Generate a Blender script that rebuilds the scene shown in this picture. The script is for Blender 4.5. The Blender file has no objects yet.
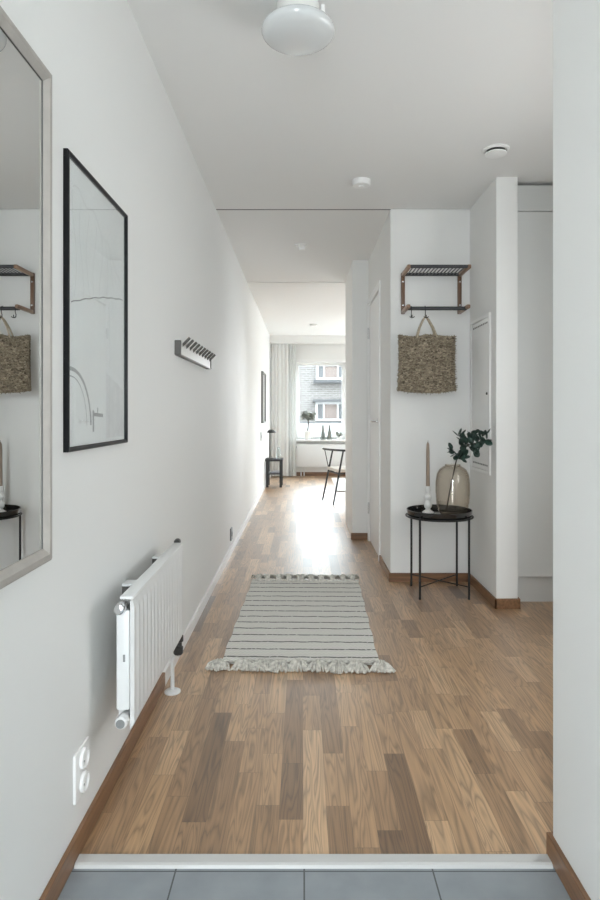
import bpy, bmesh, math, random
from mathutils import Vector, Matrix, Euler
random.seed(7)
PI = math.pi
C = bpy.context.scene.collection
H = 1.155           # eye height
XL = -0.595         # left wall plane
ZC = 2.55           # hall ceiling

# ------------------------------------------------------------------ materials
def newmat(name):
    m = bpy.data.materials.new(name); m.use_nodes = True
    nt = m.node_tree
    return m, nt, nt.nodes['Principled BSDF']

def setp(b, **k):
    for n, v in k.items():
        n = n.replace('_', ' ')
        if n in b.inputs: b.inputs[n].default_value = v

def N(nt, t, **k):
    n = nt.nodes.new(t)
    for a, v in k.items(): setattr(n, a, v)
    return n

def math_(nt, op, a, b=None, c=None):
    n = nt.nodes.new('ShaderNodeMath'); n.operation = op
    for i, v in enumerate((a, b, c)):
        if v is None: continue
        if isinstance(v, (int, float)): n.inputs[i].default_value = v
        else: nt.links.new(v, n.inputs[i])
    return n.outputs[0]

def plain(name, col, rough=0.5, metal=0.0, bump=0.0, bscale=200, var=0.0, vscale=6, spec=0.5, coat=0.0):
    m, nt, b = newmat(name)
    setp(b, Base_Color=(*col, 1), Roughness=rough, Metallic=metal)
    b.inputs['Specular IOR Level'].default_value = spec
    b.inputs['Coat Weight'].default_value = coat
    b.inputs['Coat Roughness'].default_value = 0.1
    tc = N(nt, 'ShaderNodeTexCoord')
    if var > 0:
        nz = N(nt, 'ShaderNodeTexNoise'); nz.inputs['Scale'].default_value = vscale; nz.inputs['Detail'].default_value = 4
        nt.links.new(tc.outputs['Object'], nz.inputs['Vector'])
        rp = N(nt, 'ShaderNodeValToRGB')
        rp.color_ramp.elements[0].position = 0.3; rp.color_ramp.elements[1].position = 0.7
        rp.color_ramp.elements[0].color = (*[c*(1-var) for c in col], 1)
        rp.color_ramp.elements[1].color = (*[min(1, c*(1+var)) for c in col], 1)
        nt.links.new(nz.outputs['Fac'], rp.inputs['Fac']); nt.links.new(rp.outputs['Color'], b.inputs['Base Color'])
    if bump > 0:
        nz = N(nt, 'ShaderNodeTexNoise'); nz.inputs['Scale'].default_value = bscale
        nt.links.new(tc.outputs['Object'], nz.inputs['Vector'])
        bp = N(nt, 'ShaderNodeBump'); bp.inputs['Strength'].default_value = bump; bp.inputs['Distance'].default_value = 0.002
        nt.links.new(nz.outputs['Fac'], bp.inputs['Height']); nt.links.new(bp.outputs['Normal'], b.inputs['Normal'])
    return m

def parquet():
    m, nt, b = newmat('oak_parquet')
    tc = N(nt, 'ShaderNodeTexCoord'); sp = N(nt, 'ShaderNodeSeparateXYZ')
    nt.links.new(tc.outputs['Object'], sp.inputs[0])
    x, y = sp.outputs[0], sp.outputs[1]
    W, L = 0.0685, 0.40
    u = math_(nt, 'DIVIDE', x, W); row = math_(nt, 'FLOOR', u); fu = math_(nt, 'FRACT', u)
    w1 = N(nt, 'ShaderNodeTexWhiteNoise', noise_dimensions='1D'); nt.links.new(row, w1.inputs['W'])
    v0 = math_(nt, 'DIVIDE', y, L)
    v1 = math_(nt, 'ADD', v0, math_(nt, 'MULTIPLY', w1.outputs['Value'], 9.7))
    # uneven stave lengths
    v = math_(nt, 'ADD', v1, math_(nt, 'MULTIPLY', math_(nt, 'SINE', math_(nt, 'MULTIPLY', v1, 2.1)), 0.3))
    cell = math_(nt, 'FLOOR', v); fv = math_(nt, 'FRACT', v)
    cv = N(nt, 'ShaderNodeCombineXYZ'); nt.links.new(row, cv.inputs[0]); nt.links.new(cell, cv.inputs[1])
    w2 = N(nt, 'ShaderNodeTexWhiteNoise', noise_dimensions='2D'); nt.links.new(cv.outputs[0], w2.inputs['Vector'])
    rnd = w2.outputs['Value']
    rp = N(nt, 'ShaderNodeValToRGB'); cr = rp.color_ramp
    stops = [(0.0, (.125, .067, .031)), (0.06, (.26, .148, .073)), (0.4, (.385, .230, .117)), (0.75, (.465, .290, .154)), (1.0, (.57, .375, .215))]
    cr.elements[0].position = 0; cr.elements[0].color = (*stops[0][1], 1)
    cr.elements[1].position = 1; cr.elements[1].color = (*stops[-1][1], 1)
    for p, c in stops[1:-1]:
        e = cr.elements.new(p); e.color = (*c, 1)
    nt.links.new(rnd, rp.inputs['Fac'])
    # fine grain
    cg = N(nt, 'ShaderNodeCombineXYZ')
    nt.links.new(math_(nt, 'MULTIPLY', x, 130), cg.inputs[0]); nt.links.new(math_(nt, 'MULTIPLY', y, 5), cg.inputs[1])
    nt.links.new(math_(nt, 'MULTIPLY', rnd, 57), cg.inputs[2])
    ng = N(nt, 'ShaderNodeTexNoise'); ng.inputs['Scale'].default_value = 1; ng.inputs['Detail'].default_value = 4
    nt.links.new(cg.outputs[0], ng.inputs['Vector'])
    # cathedral figure
    cc = N(nt, 'ShaderNodeCombineXYZ')
    nt.links.new(math_(nt, 'ADD', math_(nt, 'MULTIPLY', x, 26), math_(nt, 'MULTIPLY', rnd, 31)), cc.inputs[0])
    nt.links.new(math_(nt, 'MULTIPLY', y, 1.7), cc.inputs[1]); nt.links.new(math_(nt, 'MULTIPLY', rnd, 83), cc.inputs[2])
    nf = N(nt, 'ShaderNodeTexNoise'); nf.inputs['Scale'].default_value = 0.9; nf.inputs['Detail'].default_value = 1.5; nf.inputs['Distortion'].default_value = 0.6
    nt.links.new(cc.outputs[0], nf.inputs['Vector'])
    rings = math_(nt, 'FRACT', math_(nt, 'MULTIPLY', nf.outputs['Fac'], 11))
    rg = math_(nt, 'POWER', math_(nt, 'ABSOLUTE', math_(nt, 'SUBTRACT', math_(nt, 'MULTIPLY', rings, 2), 1)), 2.0)
    k1 = math_(nt, 'ADD', 0.62, math_(nt, 'MULTIPLY', ng.outputs['Fac'], 0.72))
    k2 = math_(nt, 'SUBTRACT', 1.12, math_(nt, 'MULTIPLY', rg, 0.50))
    # seams
    eu = math_(nt, 'MINIMUM', fu, math_(nt, 'SUBTRACT', 1, fu)); ev = math_(nt, 'MINIMUM', fv, math_(nt, 'SUBTRACT', 1, fv))
    su = math_(nt, 'GREATER_THAN', eu, 0.010); sv = math_(nt, 'GREATER_THAN', ev, 0.0028)
    seam = math_(nt, 'ADD', 0.62, math_(nt, 'MULTIPLY', math_(nt, 'MULTIPLY', su, sv), 0.38))
    kk = math_(nt, 'MULTIPLY', math_(nt, 'MULTIPLY', k1, k2), seam)
    mx = N(nt, 'ShaderNodeVectorMath', operation='SCALE')
    nt.links.new(rp.outputs['Color'], mx.inputs[0]); nt.links.new(kk, mx.inputs['Scale'])
    nt.links.new(mx.outputs[0], b.inputs['Base Color'])
    nr = N(nt, 'ShaderNodeTexNoise'); nr.inputs['Scale'].default_value = 3
    nt.links.new(tc.outputs['Object'], nr.inputs['Vector'])
    nt.links.new(math_(nt, 'ADD', 0.40, math_(nt, 'MULTIPLY', nr.outputs['Fac'], 0.10)), b.inputs['Roughness'])
    b.inputs['Specular IOR Level'].default_value = 0.6
    b.inputs['Coat Weight'].default_value = .9; b.inputs['Coat Roughness'].default_value = .36; b.inputs['Coat IOR'].default_value = 1.6
    return m

def woodmat(name, col, axis=1, rough=0.4, scale=1.0):
    m, nt, b = newmat(name)
    tc = N(nt, 'ShaderNodeTexCoord'); mp = N(nt, 'ShaderNodeMapping')
    s = [70*scale]*3; s[axis] = 5*scale; mp.inputs['Scale'].default_value = s
    nz = N(nt, 'ShaderNodeTexNoise'); nz.inputs['Scale'].default_value = 1; nz.inputs['Detail'].default_value = 4
    rp = N(nt, 'ShaderNodeValToRGB')
    rp.color_ramp.elements[0].position = .3; rp.color_ramp.elements[1].position = .75
    rp.color_ramp.elements[0].color = (*[c*.65 for c in col], 1); rp.color_ramp.elements[1].color = (*[c*1.2 for c in col], 1)
    nt.links.new(tc.outputs['Object'], mp.inputs[0]); nt.links.new(mp.outputs[0], nz.inputs['Vector'])
    nt.links.new(nz.outputs['Fac'], rp.inputs['Fac']); nt.links.new(rp.outputs['Color'], b.inputs['Base Color'])
    b.inputs['Roughness'].default_value = rough
    return m

def tilemat():
    m, nt, b = newmat('grey_tile')
    tc = N(nt, 'ShaderNodeTexCoord'); sp = N(nt, 'ShaderNodeSeparateXYZ'); nt.links.new(tc.outputs['Object'], sp.inputs[0])
    fx = math_(nt, 'FRACT', math_(nt, 'DIVIDE', math_(nt, 'SUBTRACT', sp.outputs[0], 0.003), 0.325))
    fy = math_(nt, 'FRACT', math_(nt, 'DIVIDE', math_(nt, 'SUBTRACT', sp.outputs[1], 1.565), 0.325))
    ex = math_(nt, 'MINIMUM', fx, math_(nt, 'SUBTRACT', 1, fx)); ey = math_(nt, 'MINIMUM', fy, math_(nt, 'SUBTRACT', 1, fy))
    g = math_(nt, 'LESS_THAN', math_(nt, 'MINIMUM', ex, ey), 0.006)
    nz = N(nt, 'ShaderNodeTexNoise'); nz.inputs['Scale'].default_value = 7; nz.inputs['Detail'].default_value = 6
    nt.links.new(tc.outputs['Object'], nz.inputs['Vector'])
    rp = N(nt, 'ShaderNodeValToRGB'); rp.color_ramp.elements[0].position = .3; rp.color_ramp.elements[1].position = .7
    rp.color_ramp.elements[0].color = (.235, .26, .28, 1); rp.color_ramp.elements[1].color = (.31, .335, .355, 1)
    nt.links.new(nz.outputs['Fac'], rp.inputs['Fac'])
    mx = N(nt, 'ShaderNodeMix', data_type='RGBA'); nt.links.new(g, mx.inputs['Factor'])
    nt.links.new(rp.outputs['Color'], mx.inputs['A']); mx.inputs['B'].default_value = (.08, .085, .09, 1)
    nt.links.new(mx.outputs['Result'], b.inputs['Base Color']); b.inputs['Roughness'].default_value = .5
    return m

def glassmat(name, tint, refl=1.0, rough=0.0, edge=None):
    m = bpy.data.materials.new(name); m.use_nodes = True; nt = m.node_tree
    for n in list(nt.nodes): nt.nodes.remove(n)
    out = N(nt, 'ShaderNodeOutputMaterial'); tr = N(nt, 'ShaderNodeBsdfTransparent'); gl = N(nt, 'ShaderNodeBsdfGlossy')
    tr.inputs[0].default_value = (*tint, 1); gl.inputs['Roughness'].default_value = rough
    gl.inputs[0].default_value = (refl, refl, refl, 1)
    lw = N(nt, 'ShaderNodeLayerWeight'); lw.inputs['Blend'].default_value = .5
    f5 = math_(nt, 'POWER', lw.outputs['Facing'], 5.0)
    fr = math_(nt, 'ADD', .04, math_(nt, 'MULTIPLY', f5, .9))
    if edge:      # longer path through the glass where it is seen at a slant
        cm = N(nt, 'ShaderNodeMix', data_type='RGBA'); cm.inputs['A'].default_value = (*tint, 1); cm.inputs['B'].default_value = (*edge, 1)
        nt.links.new(math_(nt, 'POWER', lw.outputs['Facing'], 2.5), cm.inputs['Factor']); nt.links.new(cm.outputs['Result'], tr.inputs[0])
    mx = N(nt, 'ShaderNodeMixShader')
    nt.links.new(fr, mx.inputs[0]); nt.links.new(tr.outputs[0], mx.inputs[1]); nt.links.new(gl.outputs[0], mx.inputs[2])
    nt.links.new(mx.outputs[0], out.inputs[0])
    return m

def rugmat():
    m, nt, b = newmat('woven_cotton_rug')
    tc = N(nt, 'ShaderNodeTexCoord'); sp = N(nt, 'ShaderNodeSeparateXYZ'); nt.links.new(tc.outputs['Object'], sp.inputs[0])
    x, y = sp.outputs[0], sp.outputs[1]
    nz = N(nt, 'ShaderNodeTexNoise'); nz.inputs['Scale'].default_value = 18; nt.links.new(tc.outputs['Object'], nz.inputs['Vector'])
    wob = math_(nt, 'MULTIPLY', math_(nt, 'SUBTRACT', nz.outputs['Fac'], .5), 0.03)
    P = 0.0965
    f = math_(nt, 'FRACT', math_(nt, 'ADD', math_(nt, 'DIVIDE', y, P), wob))
    d = math_(nt, 'ABSOLUTE', math_(nt, 'SUBTRACT', f, .5))
    line = math_(nt, 'LESS_THAN', d, 0.055)
    n2 = N(nt, 'ShaderNodeTexNoise'); n2.inputs['Scale'].default_value = 90; nt.links.new(tc.outputs['Object'], n2.inputs['Vector'])
    dash = math_(nt, 'GREATER_THAN', n2.outputs['Fac'], .40)
    # zigzag rows
    zz = math_(nt, 'ABSOLUTE', math_(nt, 'SUBTRACT', math_(nt, 'FRACT', math_(nt, 'MULTIPLY', x, 45)), .5))
    zr = math_(nt, 'FRACT', math_(nt, 'ADD', math_(nt, 'MULTIPLY', y, 52), zz))
    zl = math_(nt, 'LESS_THAN', zr, .35)
    base = N(nt, 'ShaderNodeMix', data_type='RGBA'); nt.links.new(zl, base.inputs['Factor'])
    base.inputs['A'].default_value = (.76, .745, .70, 1); base.inputs['B'].default_value = (.62, .605, .57, 1)
    mx = N(nt, 'ShaderNodeMix', data_type='RGBA'); nt.links.new(math_(nt, 'MULTIPLY', line, dash), mx.inputs['Factor'])
    nt.links.new(base.outputs['Result'], mx.inputs['A']); mx.inputs['B'].default_value = (.075, .075, .075, 1)
    nt.links.new(mx.outputs['Result'], b.inputs['Base Color']); setp(b, Roughness=.95); b.inputs['Specular IOR Level'].default_value = .1
    bp = N(nt, 'ShaderNodeBump'); bp.inputs['Strength'].default_value = .5; bp.inputs['Distance'].default_value = .003
    nt.links.new(zl, bp.inputs['Height']); nt.links.new(bp.outputs['Normal'], b.inputs['Normal'])
    return m

def strawmat():
    m, nt, b = newmat('woven_straw')
    tc = N(nt, 'ShaderNodeTexCoord'); mp = N(nt, 'ShaderNodeMapping'); mp.inputs['Scale'].default_value = (1, 1, 1.6)
    vo = N(nt, 'ShaderNodeTexVoronoi'); vo.inputs['Scale'].default_value = 75
    nt.links.new(tc.outputs['Object'], mp.inputs[0]); nt.links.new(mp.outputs[0], vo.inputs['Vector'])
    rp = N(nt, 'ShaderNodeValToRGB'); cr = rp.color_ramp
    cr.elements[0].color = (.055, .042, .028, 1); cr.elements[1].color = (.50, .43, .32, 1)
    e = cr.elements.new(.5); e.color = (.22, .18, .13, 1)
    nt.links.new(vo.outputs['Color'], rp.inputs['Fac']); nt.links.new(rp.outputs['Color'], b.inputs['Base Color'])
    setp(b, Roughness=.85); b.inputs['Specular IOR Level'].default_value = .2
    return m

def brickmat():
    m, nt, b = newmat('pale_brick')
    tc = N(nt, 'ShaderNodeTexCoord'); mp = N(nt, 'ShaderNodeMapping'); mp.inputs['Rotation'].default_value = (PI/2, 0, 0)
    br = N(nt, 'ShaderNodeTexBrick'); br.inputs['Scale'].default_value = 1; br.inputs['Brick Width'].default_value = .26
    br.inputs['Row Height'].default_value = .085; br.inputs['Mortar Size'].default_value = .012
    br.inputs['Color1'].default_value = (.13, .12, .115, 1); br.inputs['Color2'].default_value = (.10, .093, .088, 1); br.inputs['Mortar'].default_value = (.17, .168, .165, 1)
    nt.links.new(tc.outputs['Object'], mp.inputs[0]); nt.links.new(mp.outputs[0], br.inputs['Vector'])
    nt.links.new(br.outputs['Color'], b.inputs['Base Color']); setp(b, Roughness=.9)
    return m

def curtainmat(name, col, trans):
    m = bpy.data.materials.new(name); m.use_nodes = True; nt = m.node_tree
    b = nt.nodes['Principled BSDF']; setp(b, Base_Color=(*col, 1), Roughness=.9)
    out = nt.nodes['Material Output']; tl = N(nt, 'ShaderNodeBsdfTranslucent'); tl.inputs[0].default_value = (*col, 1)
    mx = N(nt, 'ShaderNodeMixShader'); mx.inputs[0].default_value = trans
    nt.links.new(b.outputs[0], mx.inputs[1]); nt.links.new(tl.outputs[0], mx.inputs[2]); nt.links.new(mx.outputs[0], out.inputs[0])
    return m

M = dict(
    wall=plain('wall_paint', (.80, .80, .785), .85, bump=.04, bscale=350, spec=.2),
    wallgloss=plain('satin_wall_paint', (.80, .805, .795), .7, bump=.03, bscale=350, spec=.3),
    ceil=plain('ceiling_paint', (.80, .80, .79), .9, spec=.15),
    cab=plain('cabinet_lacquer', (.66, .67, .66), .5),
    trim=plain('white_trim', (.82, .82, .81), .4),
    floor=parquet(), tile=tilemat(),
    board=woodmat('oak_baseboard', (.24, .125, .062), 1, .35),
    boardx=woodmat('oak_baseboard_cross', (.22, .113, .056), 0, .4),
    alu=plain('brushed_aluminium_strip', (.60, .60, .59), .4, .2),
    greige=plain('greige_wood', (.40, .375, .345), .45, var=.06, vscale=30),
    mirror=plain('mirror_silver', (.80, .81, .80), .0, 1),
    black=plain('black_frame', (.008, .009, .011), .4, spec=.3),
    blackm=plain('black_metal', (.012, .012, .012), .38),
    tray=plain('black_tray_lacquer', (.012, .012, .012), .16, coat=.7),
    paper=plain('drawing_paper', (.86, .87, .87), .8, var=.03, vscale=5),
    ink=plain('pencil_line', (.34, .34, .35), .8),
    inkdk=plain('dark_pencil_line', (.16, .16, .17), .8),
    wash=plain('pale_wash', (.76, .76, .765), .85, var=.05, vscale=30),
    pane=glassmat('clear_pane', (.97, .98, .98)),
    wglass=glassmat('window_glass', (.96, .97, .97), .4),
    smoke=glassmat('smoked_glass', (.945, .925, .895), edge=(.50, .42, .34)),
    clear=glassmat('clear_glass', (.93, .95, .95)),
    steel=plain('grey_steel', (.10, .095, .088), .4, .4),
    railw=plain('rail_front', (.62, .62, .60), .4, .2),
    white=plain('white_enamel', (.74, .75, .75), .35),
    plast=plain('white_plastic', (.84, .84, .83), .35),
    gplast=plain('grey_plastic', (.24, .25, .25), .4),
    dplast=plain('dark_plastic', (.05, .05, .05), .4),
    chrome=plain('chrome', (.75, .75, .76), .18, 1),
    opal=plain('opal_glass', (.66, .68, .685), .22, coat=.5),
    rug=rugmat(), yarn=plain('cotton_yarn', (.60, .58, .53), .95, var=.3, vscale=60, spec=.1),
    straw=strawmat(), raffia=plain('raffia_strand', (.28, .235, .17), .85, var=.45, vscale=80, spec=.2),
    cord=plain('bag_strap', (.42, .36, .27), .9, var=.3, vscale=90),
    walnut=woodmat('brown_wood', (.165, .090, .052), 2, .4),
    walnuty=woodmat('brown_wood_arm', (.30, .185, .115), 1, .35),
    tube=plain('dark_grey_tube', (.06, .062, .066), .4, .3),
    leaf=plain('eucalyptus_leaf', (.022, .050, .038), .5, var=.35, vscale=40),
    stem=plain('branch_bark', (.045, .032, .022), .7),
    candle=plain('taupe_candle', (.28, .215, .165), .55),
    porc=plain('white_ceramic', (.80, .80, .78), .35),
    slot=plain('vent_slot', (.16, .16, .16), .6),
    curtain=curtainmat('linen_curtain', (.88, .88, .87), .3),
    sheer=curtainmat('sheer_curtain_cloth', (.80, .81, .80), .45),
    olive=plain('olive_leaf', (.30, .325, .29), .7, var=.35, vscale=60),
    grey=plain('grey_green_glass', (.20, .225, .215), .3),
    street=plain('asphalt', (.12, .12, .12), .9), joint=plain('joint_grey', (.20, .20, .20), .8), seat=plain('pale_seat', (.66, .62, .56), .7),
    arug=plain('pale_rug', (.72, .71, .69), .95, var=.06, vscale=40),
    bind=plain('rug_binding', (.12, .12, .12), .9),
    brick=brickmat(), fwin=plain('far_window_glass', (.07, .075, .08), .3), fblind=plain('far_pink_panel', (.13, .105, .095), .8),
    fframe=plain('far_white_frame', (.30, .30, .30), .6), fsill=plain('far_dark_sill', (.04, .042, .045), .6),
    slateb=plain('black_stain', (.02, .022, .025), .5), mag=plain('magazine_cover', (.35, .36, .40), .5),
)

# ------------------------------------------------------------------ mesh builder
class MB:
    def __init__(s): s.bm = bmesh.new()
    def _new(s, fn):
        n = len(s.bm.verts); fn(); s.bm.verts.ensure_lookup_table()
        return s.bm.verts[n:]
    def box(s, x0, x1, y0, y1, z0, z1, bev=0, seg=2):
        r = bmesh.ops.create_cube(s.bm, size=1)
        vs = r['verts']
        for v in vs:
            v.co = Vector(((x0+x1)/2 + v.co.x*(x1-x0), (y0+y1)/2 + v.co.y*(y1-y0), (z0+z1)/2 + v.co.z*(z1-z0)))
        if bev:
            es = list({e for v in vs for e in v.link_edges})
            bmesh.ops.bevel(s.bm, geom=es, offset=bev, segments=seg, affect='EDGES', profile=.5)
        return s
    def tube(s, pts, r, n=10, cap=True):
        pts = [Vector(p) for p in pts]
        rs = r if isinstance(r, (list, tuple)) else [r]*len(pts)
        rings = []
        ref = None
        for i, p in enumerate(pts):
            if i == 0: t = pts[1]-p
            elif i == len(pts)-1: t = p-pts[i-1]
            else: t = (pts[i+1]-p).normalized() + (p-pts[i-1]).normalized()
            t.normalize()
            if ref is None:
                ref = Vector((0, 0, 1)) if abs(t.z) < .9 else Vector((1, 0, 0))
            a = (ref - t*ref.dot(t))
            if a.length < 1e-5: a = t.orthogonal()
            a.normalize(); ref = a; b = t.cross(a)
            rings.append([s.bm.verts.new(p + (a*math.cos(2*PI*k/n) + b*math.sin(2*PI*k/n))*rs[i]) for k in range(n)])
        for i in range(len(rings)-1):
            for k in range(n):
                s.bm.faces.new((rings[i][k], rings[i][(k+1) % n], rings[i+1][(k+1) % n], rings[i+1][k]))
        if cap:
            s.bm.faces.new(rings[0][::-1]); s.bm.faces.new(rings[-1])
        return s
    def lathe(s, prof, c=(0, 0, 0), n=40, axis='z'):
        c = Vector(c); rings = []
        def P(r, h, k):
            a = 2*PI*k/n; u, v = r*math.cos(a), r*math.sin(a)
            if axis == 'z': return c + Vector((u, v, h))
            if axis == 'x': return c + Vector((h, u, v))
            return c + Vector((u, h, v))
        for r, h in prof:
            if r < 1e-6: rings.append([s.bm.verts.new(P(0, h, 0))])
            else: rings.append([s.bm.verts.new(P(r, h, k)) for k in range(n)])
        for i in range(len(rings)-1):
            A, B = rings[i], rings[i+1]
            for k in range(n):
                k2 = (k+1) % n
                if len(A) == 1 and len(B) == 1: continue
                if len(A) == 1: s.bm.faces.new((A[0], B[k], B[k2]))
                elif len(B) == 1: s.bm.faces.new((A[k], B[0], A[k2]))
                else: s.bm.faces.new((A[k], B[k], B[k2], A[k2]))
        return s
    def quad(s, pts):
        s.bm.faces.new([s.bm.verts.new(Vector(p)) for p in pts]); return s
    def grid(s, fn, nu, nv, close_u=False):
        g = [[s.bm.verts.new(Vector(fn(i/nu, j/nv))) for j in range(nv+1)] for i in range(nu+1)]
        for i in range(nu):
            for j in range(nv):
                s.bm.faces.new((g[i][j], g[i+1][j], g[i+1][j+1], g[i][j+1]))
        return s
    def prism(s, pts, z0, z1):        # outline in XY
        a = [s.bm.verts.new((p[0], p[1], z0)) for p in pts]; b = [s.bm.verts.new((p[0], p[1], z1)) for p in pts]
        n = len(pts)
        s.bm.faces.new(a[::-1]); s.bm.faces.new(b)
        for i in range(n): s.bm.faces.new((a[i], a[(i+1) % n], b[(i+1) % n], b[i]))
        return s
    def build(s, name, mat, parent=None, smooth=None, local=False):
        bm = s.bm
        bmesh.ops.recalc_face_normals(bm, faces=bm.faces)
        me = bpy.data.meshes.new(name)
        if parent is not None and not local:
            off = world_loc(parent)
            for v in bm.verts: v.co -= off
        bm.to_mesh(me); bm.free()
        me.materials.append(mat)
        if smooth is not None:
            try: me.shade_smooth()
            except Exception:
                for p in me.polygons: p.use_smooth = True
            me.set_sharp_from_angle(angle=math.radians(smooth))
        o = bpy.data.objects.new(name, me); C.objects.link(o)
        if parent is not None: o.parent = parent
        return o

def world_loc(o):
    v = Vector(o.location)
    while o.parent is not None:
        o = o.parent; v += o.location
    return v

def tag(o, label, cat, group=None, kind=None):
    o['label'] = label; o['category'] = cat
    if group: o['group'] = group
    if kind: o['kind'] = kind
    return o
def thing(name, label, cat, loc, group=None, kind=None, rz=0):
    o = bpy.data.objects.new(name, None); C.objects.link(o)
    o.location = loc; o.rotation_euler.z = rz; o.empty_display_size = .05
    return tag(o, label, cat, group, kind)
def struct(name, mb, mat, label, cat, smooth=None):
    return tag(mb.build(name, mat, None, smooth), label, cat, None, 'structure')

# ------------------------------------------------------------------ setting
YB = -1.75   # back of the vestibule, behind the camera
struct('floor', MB().box(-.7, 4.3, 1.60, 11.5, -.1, 0), M['floor'], 'oak strip parquet floor running down the hallway', 'floor')
struct('floor.001', MB().box(-.7, .75, YB, 1.60, -.1, -.002), M['tile'], 'grey stone tiles in front of the white threshold', 'floor')
struct('wall_left', MB().box(-.72, XL, YB, 11.5, -.05, 2.66), M['wallgloss'], 'long white wall with mirror, picture and radiator', 'wall')
struct('wall_right', MB().box(.649, 2.5, YB, 1.609, -.05, 2.66), M['wall'], 'white wall end at the right edge of the photo', 'wall')
struct('wall_east', MB().box(1.75, 1.9, 1.5, 1.7, -.05, 2.66).box(1.75, 1.9, 2.7, 4.4, -.05, 2.66).box(1.75, 1.9, 1.7, 2.7, -.05, .85).box(1.75, 1.9, 1.7, 2.7, 1.95, 2.66), M['wall'], 'white side wall of the cupboard recess', 'wall')
# niche back / corridor door wall with a door opening
mb = MB()
mb.box(.600, 4.3, 4.25, 4.83, -.05, 2.66).box(.600, 4.3, 4.83, 5.665, 2.16, 2.66).box(.72, 4.3, 4.83, 5.665, -.05, 2.16).box(.600, .72, 5.635, 5.665, -.05, 2.16)
struct('wall_back', mb, M['wall'], 'white wall behind hat rack, wrapping round to the door', 'wall')
struct('wall_return', MB().box(.452, 4.3, 5.665, 6.60, -.05, 2.66), M['wall'], 'white wall projecting beyond the hallway door', 'wall')
struct('wall_pier', MB().box(1.143, 1.268, 3.663, 4.26, -.05, 2.66), M['wall'], 'narrow white pier between niche and tall cupboard', 'wall')
struct('wall_living', MB().box(4.2, 4.35, 6.5, 11.5, -.05, 2.66), M['wall'], 'white side wall of the room at the far end', 'wall')
YF = 11.40
WX0, WX1, WZ0, WZ1 = -.134, .775, .668, 2.085
mb = MB()
mb.box(-.72, WX0, YF, YF+.3, -.05, 2.66).box(WX0, 4.35, YF, YF+.3, WZ1, 2.66).box(WX0, WX1, YF, YF+.3, -.05, WZ0)
mb.box(WX1, 1.5, YF, YF+.3, -.05, WZ1).box(1.5, 3.9, YF, YF+.3, -.05, .1).box(3.9, 4.35, YF, YF+.3, -.05, WZ1)
struct('wall_far', mb, M['wall'], 'white window wall at the far end of the hallway', 'wall')
struct('ceiling', MB().box(-.72, 2.6, YB, 4.243, ZC, ZC+.08), M['ceil'], 'white ceiling of the front hall up to the thin joint', 'ceiling')
struct('ceiling.001', MB().box(-.72, .75, 4.257, 6.60, ZC, ZC+.08), M['ceil'], 'white corridor ceiling beyond the thin joint', 'ceiling')
struct('trim_2', MB().box(XL, .600, 4.242, 4.258, ZC-.0015, ZC+.03), M['joint'], 'thin grey joint line across the ceiling', 'ceiling joint')
struct('ceiling.002', MB().box(-.72, 4.35, 6.60, 11.7, ZC-.008, ZC+.08), M['ceil'], 'bright white ceiling of the window room', 'ceiling')
struct('ceiling.003', MB().box(-.8, 4.5, YB, 11.7, ZC+.08, ZC+.2), M['ceil'], 'unseen slab added above the ceilings to stop light leaks', 'ceiling')  # backing added so no sky light leaks through the ceiling joint
# wall behind the camera, with a doorway opening added and sized to let light in
DX0, DX1, DZ = -.59, -.14, 2.45
mb = MB().box(-.72, DX0, YB-.12, YB, -.05, 2.66).box(DX1, .8, YB-.12, YB, -.05, 2.66).box(DX0, DX1, YB-.12, YB, DZ, 2.66)
struct('wall_entrance', mb, M['wall'], 'white wall behind the viewpoint with a doorway opening added to let light in', 'wall')

# baseboards
T, BH = .013, .06
struct('baseboard_left', MB().box(XL, XL+T, YB, 2.62, 0, BH, .002), M['board'], 'oak baseboard on the left wall from the tiles to the radiator', 'baseboard')
struct('baseboard_left', MB().box(XL, XL+T, 2.62, 11.4, 0, BH, .002), M['trim'], 'oak baseboard on the left wall beyond the near radiator, glare painted as white', 'baseboard')  # grazing glare on the oak is put into the colour as white
struct('baseboard_right', MB().box(.649-T, .649, YB, 1.609+T, 0, BH, .002).box(.6495, .9, 1.609, 1.609+T, 0, BH), M['board'], 'oak baseboard on the right wall end by the tiles', 'baseboard')
struct('baseboard_back', MB().box(.600-T, 1.143, 4.25-T, 4.25, 0, BH, .002), M['boardx'], 'oak baseboard behind the black tray table', 'baseboard')
struct('baseboard_corner', MB().box(.600-T, .600, 4.25, 4.78, 0, BH, .002), M['board'], 'oak baseboard between niche corner and door', 'baseboard')
struct('baseboard_niche', MB().box(1.143-T, 1.143, 3.663-T, 4.237, 0, BH, .002).box(1.143-T, 1.268+T, 3.663-T, 3.663, 0, BH, .002).box(1.268, 1.268+T, 3.6635, 3.735, 0, BH), M['board'], 'oak baseboard round the white pier', 'baseboard')
struct('baseboard_return', MB().box(.452-T, .600, 5.665-T, 5.665, 0, BH, .002), M['boardx'], 'oak baseboard on the wall projecting past the door', 'baseboard')
struct('baseboard_far', MB().box(-.58, 4.2, YF-T, YF, 0, BH+.01, .002), M['boardx'], 'oak baseboard under the far window', 'baseboard')
# threshold strip
mb = MB()
ya, yb = 1.574, 1.618
prof = [(ya, -.002), (ya+.002, .006), (ya+.008, .0085), (yb-.006, .0085), (yb, .001), (yb, -.002)]
A = [mb.bm.verts.new((XL+T+.001, y, z)) for y, z in prof]; B = [mb.bm.verts.new((.649-T-.001, y, z)) for y, z in prof]
for i in range(len(prof)-1): mb.bm.faces.new((A[i], A[i+1], B[i+1], B[i]))
mb.bm.faces.new(A); mb.bm.faces.new(B[::-1])
struct('trim_1', mb, M['alu'], 'pale metal threshold strip between tiles and parquet', 'threshold')

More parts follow.
